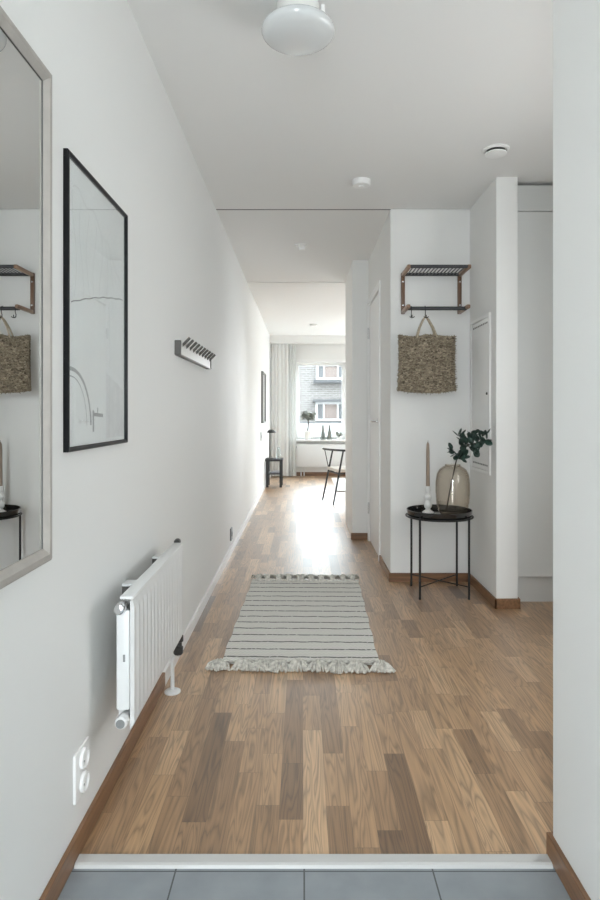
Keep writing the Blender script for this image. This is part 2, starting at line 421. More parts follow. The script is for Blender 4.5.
# door in the corridor
d = thing('door_1', 'white interior door with steel lever on the right of the corridor', 'door', (.600, 5.24, 0), kind='structure')
mb = MB()
mb.box(.588, .70, 4.80, 4.855, 0, 2.185, .003).box(.588, .70, 5.585, 5.65, 0, 2.185, .003).box(.588, .70, 4.855, 5.585, 2.125, 2.185, .003)
mb.build('door_frame', M['trim'], d)
MB().box(.602, .642, 4.864, 5.580, .008, 2.118, .002).build('door_leaf', M['trim'], d)
hd = MB().lathe([(.0, 0), (.024, 0), (.024, .006), (.0, .006)], (.596, 4.93, 1.09), 24, 'x').tube([(.598, 4.93, 1.09), (.556, 4.93, 1.09), (.550, 4.937, 1.09), (.550, 5.04, 1.09)], .009, 10)
hd.build('lever_handle', M['chrome'], d, 40)['label'] = 'steel lever handle'
for z in (.30, 1.87):
    MB().tube([(.590, 5.584, z-.05), (.590, 5.584, z+.05)], .008, 10).tube([(.590, 5.584, z-.004), (.590, 5.584, z+.004)], .0095, 10).build('hinge', M['chrome'], d, 40)

# far window
w = thing('window_1', 'bright window at the far end behind the potted olive tree', 'window', ((WX0+WX1)/2, YF, WZ0), kind='structure')
def window(w, x0, x1, z0, z1, y):
    mb = MB(); t = .05
    mb.box(x0, x0+t, y+.10, y+.18, z0, z1).box(x1-t, x1, y+.10, y+.18, z0, z1).box(x0+t, x1-t, y+.10, y+.18, z1-t, z1).box(x0+t, x1-t, y+.10, y+.18, z0, z0+t)
    mb.build('window_frame', M['trim'], w)
    MB().box(x0+t, x1-t, y+.135, y+.141, z0+t, z1-t).build('pane', M['wglass'], w)
window(w, WX0, WX1, WZ0, WZ1, YF)
mb = MB().box(WX0-.04, WX1+.04, YF-.14, YF, WZ0-.025, WZ0, .004).box(WX0, WX1, YF, YF+.10, WZ0-.02, WZ0)
mb.build('window_sill', M['trim'], w)
mb = MB()
mb.box(WX0-.055, WX0, YF-.012, YF, WZ0, WZ1+.055).box(WX1, WX1+.055, YF-.012, YF, WZ0, WZ1+.055).box(WX0, WX1, YF-.012, YF, WZ1, WZ1+.055)
mb.build('casing', M['trim'], w)
w2 = thing('fill_window_far', 'balcony window added out of sight in the far room to let daylight in', 'window', (2.7, YF, .1), kind='structure')  # unseen opening added for more light in the far room
window(w2, 1.5, 3.9, .1, WZ1, YF)

w3 = thing('fill_window_side', 'unseen side window added to the cupboard recess to light the left wall', 'window', (1.75, 2.2, .85), kind='structure')  # made-up opening, added to bring fill light into the hall
mb = MB().box(1.80, 1.87, 1.7, 1.76, .85, 1.95).box(1.80, 1.87, 2.64, 2.7, .85, 1.95).box(1.80, 1.87, 1.76, 2.64, .85, .91).box(1.80, 1.87, 1.76, 2.64, 1.89, 1.95)
mb.build('window_frame', M['trim'], w3)
MB().box(1.83, 1.836, 1.76, 2.64, .91, 1.89).build('pane', M['wglass'], w3)

# ------------------------------------------------------------------ left wall things
# mirror
y0, y1, z0, z1 = .76, 1.418, .819, 1.930
t = thing('wall_mirror', 'large rectangular mirror in a slim greige frame at the left edge', 'mirror', (XL, (y0+y1)/2, z0))
def frame_parts(t, y0, y1, z0, z1, fw, depth, mat, x=XL, bev=.003, name='frame'):
    mb = MB()
    # mitred picture-frame profile swept round the rectangle
    prof = [(0, 0), (0, depth*.8), (fw*.2, depth), (fw*.55, depth), (fw, depth*.62), (fw, .002)]
    corners = [(y0, z0, 1, 1), (y1, z0, -1, 1), (y1, z1, -1, -1), (y0, z1, 1, -1)]
    rings = [[mb.bm.verts.new((x+d_, cy+sy*o_, cz+sz*o_)) for o_, d_ in prof] for cy, cz, sy, sz in corners]
    for i in range(4):
        a, b = rings[i], rings[(i+1) % 4]
        for k in range(len(prof)): 
            k2 = (k+1) % len(prof)
            mb.bm.faces.new((a[k], a[k2], b[k2], b[k]))
    return mb.build(name, mat, t)
frame_parts(t, y0, y1, z0, z1, .032, .024, M['greige'])
MB().box(XL+.002, XL+.012, y0+.028, y1-.028, z0+.028, z1-.028).build('mirror_glass', M['mirror'], t)
mb = MB(); i = .0325
mb.box(XL+.012, XL+.0135, y1-i, y1-i+.0025, z0+i, z1-i).box(XL+.012, XL+.0135, y0+i, y1-i, z1-i, z1-i+.0025)
mb.build('inner_edge', M['dplast'], t)['label'] = 'thin dark inner edge'

# framed drawing
y0, y1, z0, z1 = 1.538, 2.060, 1.057, 1.812
t = thing('framed_picture', 'large black-framed line drawing between mirror and peg rail', 'picture', (XL, (y0+y1)/2, z0))
frame_parts(t, y0, y1, z0, z1, .012, .014, M['black'])
MB().box(XL+.001, XL+.004, y0+.012, y1-.012, z0+.012, z1-.012).build('paper', M['paper'], t)
xp = XL+.0045
def strip(mb, pts, wd):
    """flat pencil stroke on the paper, pts in (u 0..1 along y, v 0..1 up)"""
    P = [Vector((xp, y0+u*(y1-y0), z0+v*(z1-z0))) for u, v in pts]
    L = []
    for i, p in enumerate(P):
        q = P[min(i+1, len(P)-1)] - P[max(i-1, 0)]
        n = Vector((0, -q.z, q.y)).normalized()*wd/2
        L.append((mb.bm.verts.new(p-n), mb.bm.verts.new(p+n)))
    for a, b in zip(L, L[1:]): mb.bm.faces.new((a[0], a[1], b[1], b[0]))
mb = MB()
strip(mb, [(.08+k*.86/40, .505+.115*k/40+.012*math.sin(PI*k/40)+.0015*math.sin(k*.9)) for k in range(41)], .0032)
mb.build('pencil_stroke', M['inkdk'], t)
mb = MB()
strip(mb, [(.06+.30*math.sin(a*PI/2*.98)**.9, .085+.195*math.cos(a*PI/2)) for a in [k/20 for k in range(21)]], .010)
strip(mb, [(.06+.24*math.sin(a*PI/2*.98)**.9, .085+.17*math.cos(a*PI/2)) for a in [k/20 for k in range(21)]], .003)
strip(mb, [(.40, .06), (.40, .14)], .012); strip(mb, [(.40, .125), (.56, .12)], .010); strip(mb, [(.47, .12), (.47, .15)], .008)
mb.build('pencil_stroke', M['ink'], t)
mb = MB()
for k in range(7):
    a = .12+k*.10
    strip(mb, [(a+.03*math.sin(j*.5+k), .53+.036*j*(1-.05*k)) for j in range(11)], .0035)
strip(mb, [(.10+.8*j/20, .90-.22*(j/20)**2+.015*math.sin(j)) for j in range(21)], .004)
mb.build('faint_stroke', M['wash'], t)
mb = MB(); mb.grid(lambda a, b: (xp-.0002, y0+(y1-y0)*(.62+.33*a), z0+(z1-z0)*(.03+(.26-.06*a)*b)), 6, 6)
mb.build('wash_patch', M['wash'], t)
MB().box(XL+.0065, XL+.0085, y0+.012, y1-.012, z0+.012, z1-.012).build('glass', M['pane'], t)

# peg rail
t = thing('peg_rail', 'pale coat rail with ten slanted grey pegs on the left wall', 'coat rail', (XL, 3.35, 1.426))
MB().box(XL, XL+.024, 2.885, 3.82, 1.428, 1.49, .002).build('rail', M['railw'], t)
MB().box(XL, XL+.029, 2.87, 2.886, 1.426, 1.493, .002).build('end_cap', M['steel'], t)['label'] = 'dark end cap'
MB().box(XL, XL+.029, 3.819, 3.835, 1.426, 1.493, .002).build('end_cap', M['steel'], t)['label'] = 'dark end cap'
MB().box(XL, XL+.027, 2.886, 3.819, 1.424, 1.429).build('rail_edge', M['steel'], t)
peg = None
for k in range(10):
    yk = 2.945 + k*.094
    if peg is None:
        peg = MB().tube([(XL+.018, yk, 1.472), (XL+.058, yk, 1.512)], [.0068, .0068], 12).build('peg', M['steel'], t, 40)
    else:
        c = peg.copy(); C.objects.link(c); c.parent = t; c.location = (0, k*.094, 0)

# white double socket near the tiles
t = thing('wall_socket', 'white double power socket low on the wall before the radiator', 'socket', (XL, 1.655, .14))
MB().box(XL, XL+.008, 1.602, 1.706, .140, .266, .003).build('face_plate', M['plast'], t, 40)
for zc in (.172, .234):
    s = MB().lathe([(.0, 0), (.027, 0), (.027, .007), (.0225, .009), (.0205, .003), (.0, .002)], (XL+.008, 1.656, zc), 28, 'x').build('socket_insert', M['plast'], t, 40)
    mb = MB()
    for dz in (-.0095, .0095): mb.lathe([(0, 0), (.0028, 0), (.0028, .001), (0, .001)], (XL+.0100, 1.656, zc+dz), 10, 'x')
    mb.build('pin_hole', M['dplast'], s)
# grey socket further on
t = thing('wall_socket', 'small dark grey socket low on the wall beyond the rug', 'socket', (XL, 5.09, .115))
MB().box(XL, XL+.012, 5.045, 5.135, .112, .212, .004).build('face_plate', M['gplast'], t, 40)
MB().lathe([(0, 0), (.02, 0), (.02, .003), (.017, .001), (0, .001)], (XL+.012, 5.09, .162), 20, 'x').build('socket_insert', M['dplast'], t)
# switch beside the lamp
t = thing('light_switch', 'small grey light switch on the wall beside the table lamp', 'switch', (XL, 8.72, .76))
MB().box(XL, XL+.010, 8.68, 8.76, .765, .885, .003).build('face_plate', M['gplast'], t, 40)
MB().box(XL+.010, XL+.014, 8.70, 8.74, .80, .85, .002).build('rocker', M['gplast'], t)
# far picture
t = thing('framed_picture', 'grey-framed picture seen edge-on above the black stool', 'picture', (XL, 9.1, 1.01))
frame_parts(t, 8.80, 9.45, 1.01, 1.75, .025, .035, M['gplast'])
MB().box(XL+.001, XL+.006, 8.82, 9.43, 1.03, 1.73).build('paper', M['paper'], t)

# radiator
RX, RB = -.480, -.528
y0, y1, z0, z1 = 1.756, 2.49, .260, .632
t = thing('radiator', 'white ribbed panel radiator on the left wall in the foreground', 'radiator', (RX, (y0+y1)/2, z0))
mb = MB(); nf = 15
us = []; 
for k in range(nf):
    for q, h in ((.0, 0), (.22, 0), (.34, 1), (.66, 1), (.78, 0)): us.append((.035+(.93)*(k+q)/nf, h))
us = [(0, 0), (.012, 0)] + us + [(.965, 0), (.988, 0), (1, 0)]
vs = [(0, 0), (.03, 0), (.05, .35), (.075, 1), (.89, 1), (.915, .35), (.93, 0), (1, 0)]
g = []
for u, hu in us:
    g.append([mb.bm.verts.new((RX + .0035*hu*hv - (.008 if u in (0, 1) or v in (0, 1) else 0), y0+u*(y1-y0), z0+v*(z1-z0))) for v, hv in vs])
for a in range(len(us)-1):
    for b in range(len(vs)-1): mb.bm.faces.new((g[a][b], g[a+1][b], g[a+1][b+1], g[a][b+1]))
mb.box(RX-.010, RX-.007, y0+.001, y1-.001, z0+.001, z1-.010)
mb.build('front_panel', M['white'], t, 25)
for ye in (y0-.004, y1-.004):
    MB().box(RB, RX-.011, ye, ye+.012, .315, .597, .004).build('side_cover', M['white'], t, 40)
MB().box(RB, RX-.03, y0+.02, y1-.02, .27, .60).build('back_panel', M['white'], t)
mb = MB().box(RX-.040, RX-.001, y0+.001, y1-.001, .626, .635, .003)
mb.build('top_cover', M['white'], t, 40)
MB().box(-.5085, -.5025, y0-.0055, y0-.004, .452, .472).build('rating_label', M['gplast'], t)['label'] = 'tiny grey sticker'
v = MB().lathe([(0, -.03), (.010, -.03), (.014, -.028), (.016, -.012), (.016, 0), (.013, .004), (.013, .03), (0, .03)], (-.512, y0-.004, .607), 20, 'y').build('air_valve', M['chrome'], t, 40)
v = MB().lathe([(0, -.026), (.013, -.026), (.017, -.022), (.018, .0), (.014, .004), (.014, .06), (0, .06)], (-.508, y0-.006, .290), 20, 'y').build('end_plug', M['white'], t, 40)
MB().lathe([(0, -.0275), (.0125, -.0275), (.0125, -.024), (0, -.024)], (-.508, y0-.006, .290), 20, 'y').build('plug_face', M['gplast'], v)
for yk, zk in ((2.04, .594), (2.45, .588)):
    b = MB().box(XL, RB+.018, yk-.004, yk+.05, zk-.009, zk, .002).build('wall_bracket', M['white'], t)
    MB().box(XL, XL+.016, yk-.002, yk+.05, .42, zk-.009).build('bracket_rail', M['steel'], b)
MB().lathe([(0, -.006), (.011, -.006), (.013, 0), (.013, .018), (.009, .024), (0, .024)], (-.508, y1+.008, .634), 18, 'y').build('thermostat_cap', M['dplast'], t, 40)['label'] = 'black cap'
mb = MB().tube([(-.508, y1-.03, .285), (-.508, y1+.025, .285), (-.510, y1+.05, .262), (-.512, y1+.055, .215)], .011, 12)
v = mb.build('pipe_elbow', M['white'], t, 50)
mb = MB().lathe([(0, 0), (.016, 0), (.020, .006), (.020, .030), (.015, .034), (.015, .05), (.021, .054), (.021, .075), (0, .078)], (-.512, y1+.055, .165), 18)
mb.build('shut_off_valve', M['dplast'], t, 40)['label'] = 'black shut-off valve'
MB().tube([(-.512, y1+.055, .17), (-.540, y1+.075, .14), (-.540, y1+.075, 0)], .0085, 12).build('floor_pipe', M['white'], t, 50)
MB().lathe([(0, 0), (.033, 0), (.033, .006), (.026, .010), (.011, .012), (0, .012)], (-.540, y1+.075, 0), 24).build('pipe_collar', M['white'], t, 40)

# ------------------------------------------------------------------ rug with tassels
yc = (2.845+4.222)/2
rz = -math.atan2(.029, 1.334)
t = thing('runner_rug', 'pale grey woven rug with dark dashed lines and tasselled ends', 'rug', (0.001, yc, 0), rz=rz)
RL, RW = 1.377, .725
mb = MB()
def rugz(a, b): return .011+.0012*math.sin(a*40)*math.sin(b*23)
mb.grid(lambda a, b: (-RW/2+RW*a+.003*math.sin(b*31), -RL/2+RL*b+.002*math.sin(a*27), rugz(a, b)), 30, 60)
mb.grid(lambda a, b: (-RW/2+RW*a+.003*math.sin(b*31), -RL/2+RL*b+.002*math.sin(a*27), .001), 1, 60)
n = len(mb.bm.verts)
mb.box(-RW/2+.003, RW/2-.003, -RL/2+.003, RL/2-.003, .001, .0095)
mb.build('woven_body', M['rug'], t, 40, local=True)
def tassel(x, y, sgn, ln, spread, nst=16, hz=1.0):
    mb = MB()
    for k in range(nst):
        a = (k/(nst-1)-.5)
        ex = x + a*spread + random.uniform(-.006, .006); l = ln*(1-.5*a*a)*random.uniform(.85, 1.05)
        p0 = (x + a*.018, y - sgn*.006, .013+random.uniform(-.002, .004))
        p1 = (x + a*.030, y + sgn*l*.25, .022*hz+random.uniform(-.005, .007)*hz)
        p2 = (x + a*spread*.7 + random.uniform(-.006, .006), y + sgn*l*.62, .017*hz+random.uniform(-.005, .007)*hz)
        p3 = (ex, y + sgn*l, .005+random.uniform(0, .002))
        mb.tube([p0, p1, p2, p3], [.0045, .0055, .0055, .0035], 5)
    mb.lathe([(0, -.008), (.009, -.006), (.012, 0), (.009, .006), (0, .008)], (x, y+sgn*.008, .014), 10)
    return mb.build('tassel', M['yarn'], t, 60, local=True)
for k in range(9):
    u = (k+.5)/9
    tassel(-RW/2-.015+(RW+.03)*u + random.uniform(-.008, .008) - (.03 if k == 0 else 0) + (.04 if k == 8 else 0), -RL/2, -1, random.uniform(.085, .105), .115, 22, 1.1)
for k in range(10):
    u = (k+.5)/10
    tassel(-RW/2+RW*u + random.uniform(-.006, .006), RL/2, 1, random.uniform(.09, .11), .105, 20, 1.7)
for s_, y in ((1, -RL/2), (1, RL/2)):
    mb = MB()
    for ph in (0, PI):
        mb.tube([(-RW/2+RW*k/80, y+.006*math.sin(k*.9+ph), .014+.004*math.cos(k*.9+ph)) for k in range(81)], .0055, 6)
    mb.build('braided_edge', M['yarn'], t, 60, local=True)

# ------------------------------------------------------------------ niche: tray table and what stands on it
TX, TY = .876, 3.99
t = thing('tray_table', 'round black metal tray table in the niche corner', 'side table', (TX, TY, 0))
mb = MB().lathe([(0, .500), (.190, .500), (.199, .504), (.203, .535), (.2055, .537), (.208, .535), (.204, .500), (.199, .495), (0, .4945)], (TX, TY, 0), 64)
mb.build('tray', M['tray'], t, 40)
hl = .152
ring = MB().tube([(TX+.210*math.cos(2*PI*k/48), TY+.210*math.sin(2*PI*k/48), .494) for k in range(49)], .006, 8)
ring.build('support_ring', M['blackm'], t, 50)
for sx in (-1, 1):
    for sy in (-1, 1):
        MB().tube([(TX+sx*hl, TY+sy*hl, 0), (TX+sx*hl, TY+sy*hl, .505)], .0072, 12).build('leg', M['blackm'], t, 50)
for s_ in (-1, 1):
    MB().tube([(TX-hl, TY-s_*hl, .077), (TX+hl, TY+s_*hl, .077)], .004, 8).build('cross_brace', M['blackm'], t, 50)
# candle holder
CX, CY, CZ = .820, 4.07, .5005
prof = [(0, 0), (.034, 0), (.036, .004), (.030, .009), (.016, .018), (.014, .024)]
for zc, r in ((.045, .025), (.092, .022)):
    prof += [(r*math.sin(a), zc-r*math.cos(a)) for a in [.62+k*(PI-1.24)/10 for k in range(11)]]
prof += [(.012, .118), (.017, .124), (.019, .132), (.019, .152), (.015, .154), (.013, .150), (.0125, .130), (0, .130)]
prof = [(r*1.05, h*1.14) for r, h in prof]
MBc = MB().lathe(prof, (CX, CY, CZ), 32)
tag(MBc.build('candle_holder', M['porc'], None, 40), 'white ball-stemmed candle holder on the black tray table', 'candle holder')
t = thing('taper_candle', 'tall taupe taper candle in the white holder', 'candle', (CX, CY, CZ+.1485))
MB().lathe([(0, 0), (.0130, 0), (.0128, .05), (.0110, .26), (.0085, .302), (.003, .316), (0, .317)], (CX, CY, CZ+.1485), 20).build('wax', M['candle'], t, 50)
MB().tube([(CX, CY, CZ+.46), (CX+.001, CY, CZ+.475)], .0012, 6).build('wick', M['dplast'], t)
# vase
VX, VY, VZ = .962, 3.985, .5005
outer = [(.050, 0), (.078, .006), (.094, .030), (.105, .085), (.109, .15), (.108, .215), (.101, .262), (.085, .292), (.062, .309), (.050, .314), (.049, .323)]
inner = [(r-.003, h+(.004 if k == 0 else 0)) for k, (r, h) in enumerate(outer)]
mb = MB().lathe([(0, 0)]+outer+[(.0475, .3245)]+inner[::-1]+[(0, .006)], (VX, VY, VZ), 56)
tag(mb.build('glass_vase', M['smoke'], None, 60), 'rounded smoky brown glass vase on the black tray table', 'vase')
# eucalyptus branch
s = 157.
def V(px, py, D): return Vector(((px-303)*D/620, D, H-(py-413)*D/620))
t = thing('eucalyptus_branch', 'dark green eucalyptus branch leaning out of the smoky vase', 'plant', (VX, VY, VZ))
main = [V(446.5, 510.5, 3.98), V(449, 495, 3.98), V(452, 480, 3.985), V(455, 466, 3.985), V(457, 458, 3.94), V(461, 451, 3.88), V(467, 445, 3.80), V(476, 443, 3.72), V(485, 441, 3.64)]
sub = [[main[4], V(455, 452, 3.92), V(451, 450, 3.90)], [main[5], V(462, 444, 3.88), V(461, 438, 3.87), V(458, 434, 3.86)],
       [main[5], V(466, 442, 3.84), V(471, 436, 3.80), V(474, 433, 3.78)], [main[6], V(472, 450, 3.76), V(476, 452, 3.74)],
       [main[4], V(461, 457, 3.90), V(465, 455, 3.86)], [main[7], V(482, 437, 3.67), V(486, 433, 3.64)], [main[6], V(469, 440, 3.80), V(471, 436, 3.78)]]
mb = MB().tube(main, [.0045, .0045, .004, .004, .0038, .0033, .003, .0025, .0015], 8)
for q in sub: mb.tube(q, [.0022]+[.0016]*(len(q)-1), 6)
mb.build('stem', M['stem'], t, 60)
mb = MB()
def leaf(p, ax, L, Wd, roll):
    ax = Vector(ax).normalized(); sd = ax.orthogonal().normalized()
    sd = Matrix.Rotation(roll, 3, ax) @ sd; nn = ax.cross(sd)
    rows = []
    for k in range(8):
        u = k/7; wv = Wd*.5*(math.sin(PI*min(1, u*.93+.03))**.65); curl = L*.16*u*u
        c = Vector(p)+ax*L*u+nn*curl
        rows.append([mb.bm.verts.new(c-sd*wv+nn*wv*.3), mb.bm.verts.new(c), mb.bm.verts.new(c+sd*wv+nn*wv*.3)])
    for a, b in zip(rows, rows[1:]):
        for j in range(2): mb.bm.faces.new((a[j], a[j+1], b[j+1], b[j]))
def leaves_along(pts, n, L, u0=0.1):
    for k in range(n):
        u = u0+(1-u0)*k/max(1, n-1); i = min(int(u*(len(pts)-1)), len(pts)-2); f = u*(len(pts)-1)-i
        p = pts[i].lerp(pts[i+1], f); tdir = (pts[i+1]-pts[i]).normalized()
        r = Vector((random.uniform(-1, 1), random.uniform(-1, .6), random.uniform(-.9, 1)))
        leaf(p, tdir*.5+r, L*random.uniform(.8, 1.15), L*random.uniform(.68, .85), random.uniform(0, 2*PI))
leaves_along(main[4:], 20, .046, .05)
for q in sub: leaves_along(q, 7, .047, .25)
leaf(main[-1], (.6, -.5, -.45), .052, .036, .4); leaf(main[-1], (.6, -.7, .0), .045, .032, 2.2)
leaf(V(487, 439, 3.63), (.1, -.1, 1), .045, .024, 1.0); leaf(V(458, 436, 3.86), (-.8, -.2, .5), .05, .034, .7); leaf(V(452, 451, 3.90), (-.9, -.3, .3), .04, .026, .4)
o = mb.build('foliage', M['leaf'], t, 60)
o.modifiers.new('thick', 'SOLIDIFY').thickness = .0008

# ------------------------------------------------------------------ hat rack, hooks, straw bag
RX0, RX1, RYF = .670, 1.083, 3.99
t = thing('hat_rack', 'brown wood and dark metal hat rack high in the niche', 'coat rack', ((RX0+RX1)/2, 4.25, 1.81))
for xa in (RX0, RX1-.026):
    mb = MB().box(xa, xa+.026, 4.228, 4.25, 1.832, 2.112, .004)
    mb.build('upright', M['walnut'], t, 40)
    MB().box(xa, xa+.024, RYF-.012, 4.23, 2.084, 2.110, .006).build('upper_arm', M['walnuty'], t, 40)
    MB().box(xa, xa+.024, 3.998, 4.23, 1.832, 1.857, .006).build('lower_arm', M['walnuty'], t, 40)
    for zz in (1.89, 2.05):
        MB().lathe([(0, -.004), (.006, -.003), (.007, 0), (0, 0)], (xa+.013, 4.228, zz), 12, 'y').build('screw_head', M['chrome'], t, 40)
for yk in (RYF, 4.218):
    MB().tube([(RX0+.012, yk, 2.098), (RX1-.012, yk, 2.098)], .0115, 14).build('shelf_bar', M['tube'], t, 40)
rod = None
for k in range(15):
    xk = RX0+.040+k*(RX1-RX0-.08)/14
    if rod is None:
        x00 = xk; rod = MB().tube([(xk, RYF+.004, 2.096), (xk+.0, 4.216, 2.096)], .0036, 8).build('shelf_rod', M['tube'], t, 50)
    else:
        c = rod.copy(); C.objects.link(c); c.parent = t; c.location = (xk-x00, 0, 0)
MB().tube([(RX0+.016, 4.05, 1.838), (RX1-.016, 4.05, 1.838)], .0125, 16).build('hanging_bar', M['tube'], t, 40)
def hook(x, label):
    o = thing('coat_hook', label, 'hook', (x, 4.05, 1.838), 'hooks on the hat rack bar')
    R = .0165
    pts = [(x, 4.05+R*math.cos(a), 1.836+R*math.sin(a)) for a in [PI*(-.15+1.15*k/10)+0 for k in range(11)]]
    pts += [(x, 4.05-R, 1.815), (x, 4.045, 1.795), (x, 4.040, 1.782), (x, 4.028, 1.774), (x, 4.014, 1.776), (x, 4.008, 1.790)]
    MB().tube(pts, .0028, 8).build('wire', M['blackm'], o, 60)
    mb = MB().tube([(x-.016, 4.010, 1.779), (x-.008, 4.012, 1.774), (x, 4.020, 1.773), (x+.008, 4.012, 1.774), (x+.016, 4.010, 1.779)], .003, 8)
    mb.build('prong', M['blackm'], o, 60)
hook(.706, 'empty black hook at the left end of the hat rack bar')
hook(.797, 'black hook on the hat rack bar holding the straw bag')
# bag
BX, BYc, BT, BB, BW = .812, 4.075, 1.662, 1.302, .372
t = thing('straw_bag', 'woven straw bag hanging under the hat rack', 'bag', (BX, BYc, BB))
def bagp(u, v, side):
    # u -1..1 across, v 0..1 up
    wx = BW/2*(1 - .03*math.sin(v*PI) + .02*(1-v))
    x = BX+u*wx
    sag = (1-abs(u)**3)*.0 - (1-u*u)*.016
    z = BB + (BT-BB)*v + sag*(1-v) + .006*math.sin(u*5+1)*(v)
    th = .040*(1-abs(u)**4)**.5*(math.sin(PI*(.12+.80*(1-v)))**.6)+.006
    row = .0032*abs(math.sin(v*PI*24))
    j = random.uniform(-.005, .005)
    return (x+random.uniform(-.0018, .0018), BYc+side*(th+row+j), z+random.uniform(-.0018, .0018))
mb = MB()
for sd in (-1, 1):
    mb.grid(lambda a, b: bagp(2*a-1, b, sd), 80, 72)
mb.build('woven_body', M['straw'], t, 70)
mb = MB()
for k in range(1300):
    edge = random.random() < .22
    u = random.uniform(-1, 1); v = random.uniform(0, 1)
    if edge:
        q = random.random()
        if q < .33: u = -1+random.uniform(0, .03)
        elif q < .66: u = 1-random.uniform(0, .03)
        elif q < .85: v = random.uniform(0, .02)
        else: v = 1-random.uniform(0, .02)
    p = Vector(bagp(u, v, -1)); a = random.uniform(-.5, .5) + (0 if random.random() < .7 else PI/2); l = random.uniform(.012, .030)
    dv = Vector((math.cos(a), 0, math.sin(a)))*l
    mb.tube([p-dv*.5+Vector((0, .002, 0)), p+Vector((0, -.004, 0)), p+dv*.5+Vector((0, .001, 0))], [.0012, .0022, .001], 4)
mb.build('raffia_fringe', M['raffia'], t, 60)
for sgn, yb_ in ((1, 4.045), (-1, 4.10)):
    pts = []
    A = Vector((BX-.068, yb_, BT-.02)); B = Vector((BX+.066, yb_, BT-.02)); top = Vector((.797, 4.024+.006*(1-sgn), 1.783))
    mb = MB(); mb.tube([A, A.lerp(top, .5)+Vector((-.010, 0, .0)), A.lerp(top, .85)+Vector((-.007, 0, .0)), top, B.lerp(top, .85)+Vector((.007, 0, 0)), B.lerp(top, .5)+Vector((.010, 0, 0)), B], .0062, 8)
    mb.build('handle', M['cord'], t, 60)

# electrical panel on the niche side wall
PX = 1.143
y0, y1, z0, z1 = 3.765, 4.19, .775, 1.768
t = thing('electrical_panel', 'white flush distribution panel door on the niche side wall', 'fuse box', (PX, (y0+y1)/2, z0))
mb = MB()
mb.box(PX-.012, PX, y0, y0+.022, z0, z1, .002).box(PX-.012, PX, y1-.022, y1, z0, z1, .002).box(PX-.012, PX, y0+.022, y1-.022, z1-.022, z1, .002).box(PX-.012, PX, y0+.022, y1-.022, z0, z0+.022, .002)
mb.build('surround', M['trim'], t, 40)
MB().box(PX-.009, PX-.001, y0+.025, y1-.025, z0+.025, z1-.025, .002).build('panel_door', M['trim'], t, 40)
for zk in (z0+.055, z1-.055):
    for k in range(9):
        yk = y0+.045+k*.037
        MB().box(PX-.0100, PX-.0085, yk, yk+.024, zk-.005, zk+.005).build('vent_slot', M['slot'], t)
MB().lathe([(0, -.014), (.007, -.014), (.009, -.009), (.009, 0), (0, 0)], (PX-.001, y0+.055, 1.275), 16, 'x').build('lock', M['dplast'], t, 40)

# tall cupboard
CX0, CX1, CYF = 1.275, 1.745, 3.745
t = thing('tall_cupboard', 'tall pale grey built-in cupboard right of the white pier', 'cabinet', ((CX0+CX1)/2, 4.0, 0))
MB().box(CX0, CX1, CYF+.022, 4.245, .165, 2.535).build('carcass', M['cab'], t)
MB().box(CX0, CX1, CYF+.052, 4.2, 0, .165).build('plinth', M['cab'], t)
for xa, xb in ((CX0+.003, CX1-.003),):
    MB().box(xa, xb, CYF, CYF+.020, .166, 2.371, .001).build('door', M['cab'], t)
    MB().box(xa, xb, CYF, CYF+.020, 2.376, 2.530, .001).build('upper_door', M['cab'], t)

# ------------------------------------------------------------------ ceiling fittings
LX, LY = -.017, 2.115
t = thing('ceiling_lamp', 'flat round opal ceiling lamp nearest the viewer', 'ceiling lamp', (LX, LY, ZC))
MB().lathe([(0, 0), (.070, 0), (.072, -.004), (.072, -.058), (.066, -.070), (0, -.070)], (LX, LY, ZC), 40).build('lamp_base', M['porc'], t, 40)
prof = [(.060, -.060)] + [(.125*math.cos(a)**.8 if a < PI/2 else 0, -.093-.040*math.sin(a)) for a in [-.95+k*(PI/2+.95)/22 for k in range(23)]]
MB().lathe(prof, (LX, LY, ZC), 56).build('opal_shade', M['opal'], t, 60)
MB().tube([(LX+.085, LY-.01, ZC-.055), (LX+.085, LY-.01, ZC-.01)], .007, 10).tube([(LX+.07, LY-.01, ZC-.03), (LX+.087, LY-.01, ZC-.03)], .004, 8).build('locking_screw', M['plast'], t, 40)
t = thing('smoke_detector', 'white smoke detector on the ceiling just before the joint', 'smoke detector', (.35, 3.72, ZC))
MB().lathe([(0, 0), (.056, 0), (.057, -.008), (.057, -.022), (.050, -.032), (0, -.033)], (.35, 3.72, ZC), 36).build('housing', M['plast'], t, 40)
MB().lathe([(0, -.033), (.016, -.033), (.015, -.039), (0, -.039)], (.35, 3.72, ZC), 24).build('test_button', M['plast'], t, 40)
t = thing('air_vent', 'round white disc air vent on the ceiling near the pier', 'air vent', (1.02, 3.28, ZC))
MB().lathe([(.030, 0), (.070, 0), (.071, -.006), (.060, -.012), (.050, -.008), (.045, 0)], (1.02, 3.28, ZC), 40).build('ring', M['plast'], t, 40)
MB().lathe([(0, -.001), (.046, -.001), (.046, -.003), (0, -.003)], (1.02, 3.28, ZC), 40).build('duct', M['slot'], t, 40)
MB().lathe([(0, -.010), (.040, -.014), (.056, -.022), (.056, -.027), (.030, -.030), (0, -.031)], (1.02, 3.28, ZC), 40).build('disc', M['plast'], t, 40)
t = thing('ceiling_outlet', 'small white lamp outlet on the corridor ceiling', 'ceiling outlet', (-.017, 5.14, ZC))
MB().lathe([(0, 0), (.050, 0), (.051, -.008), (.046, -.014), (0, -.015)], (-.017, 5.14, ZC), 32).build('rose', M['plast'], t, 40)
MB().box(-.030, .018, 5.11, 5.15, ZC-.045, ZC-.014, .004).tube([(-.03, 5.09, ZC-.014), (-.03, 5.085, ZC-.05), (-.03, 5.10, ZC-.058)], .004, 8).build('plug_block', M['plast'], t, 40)
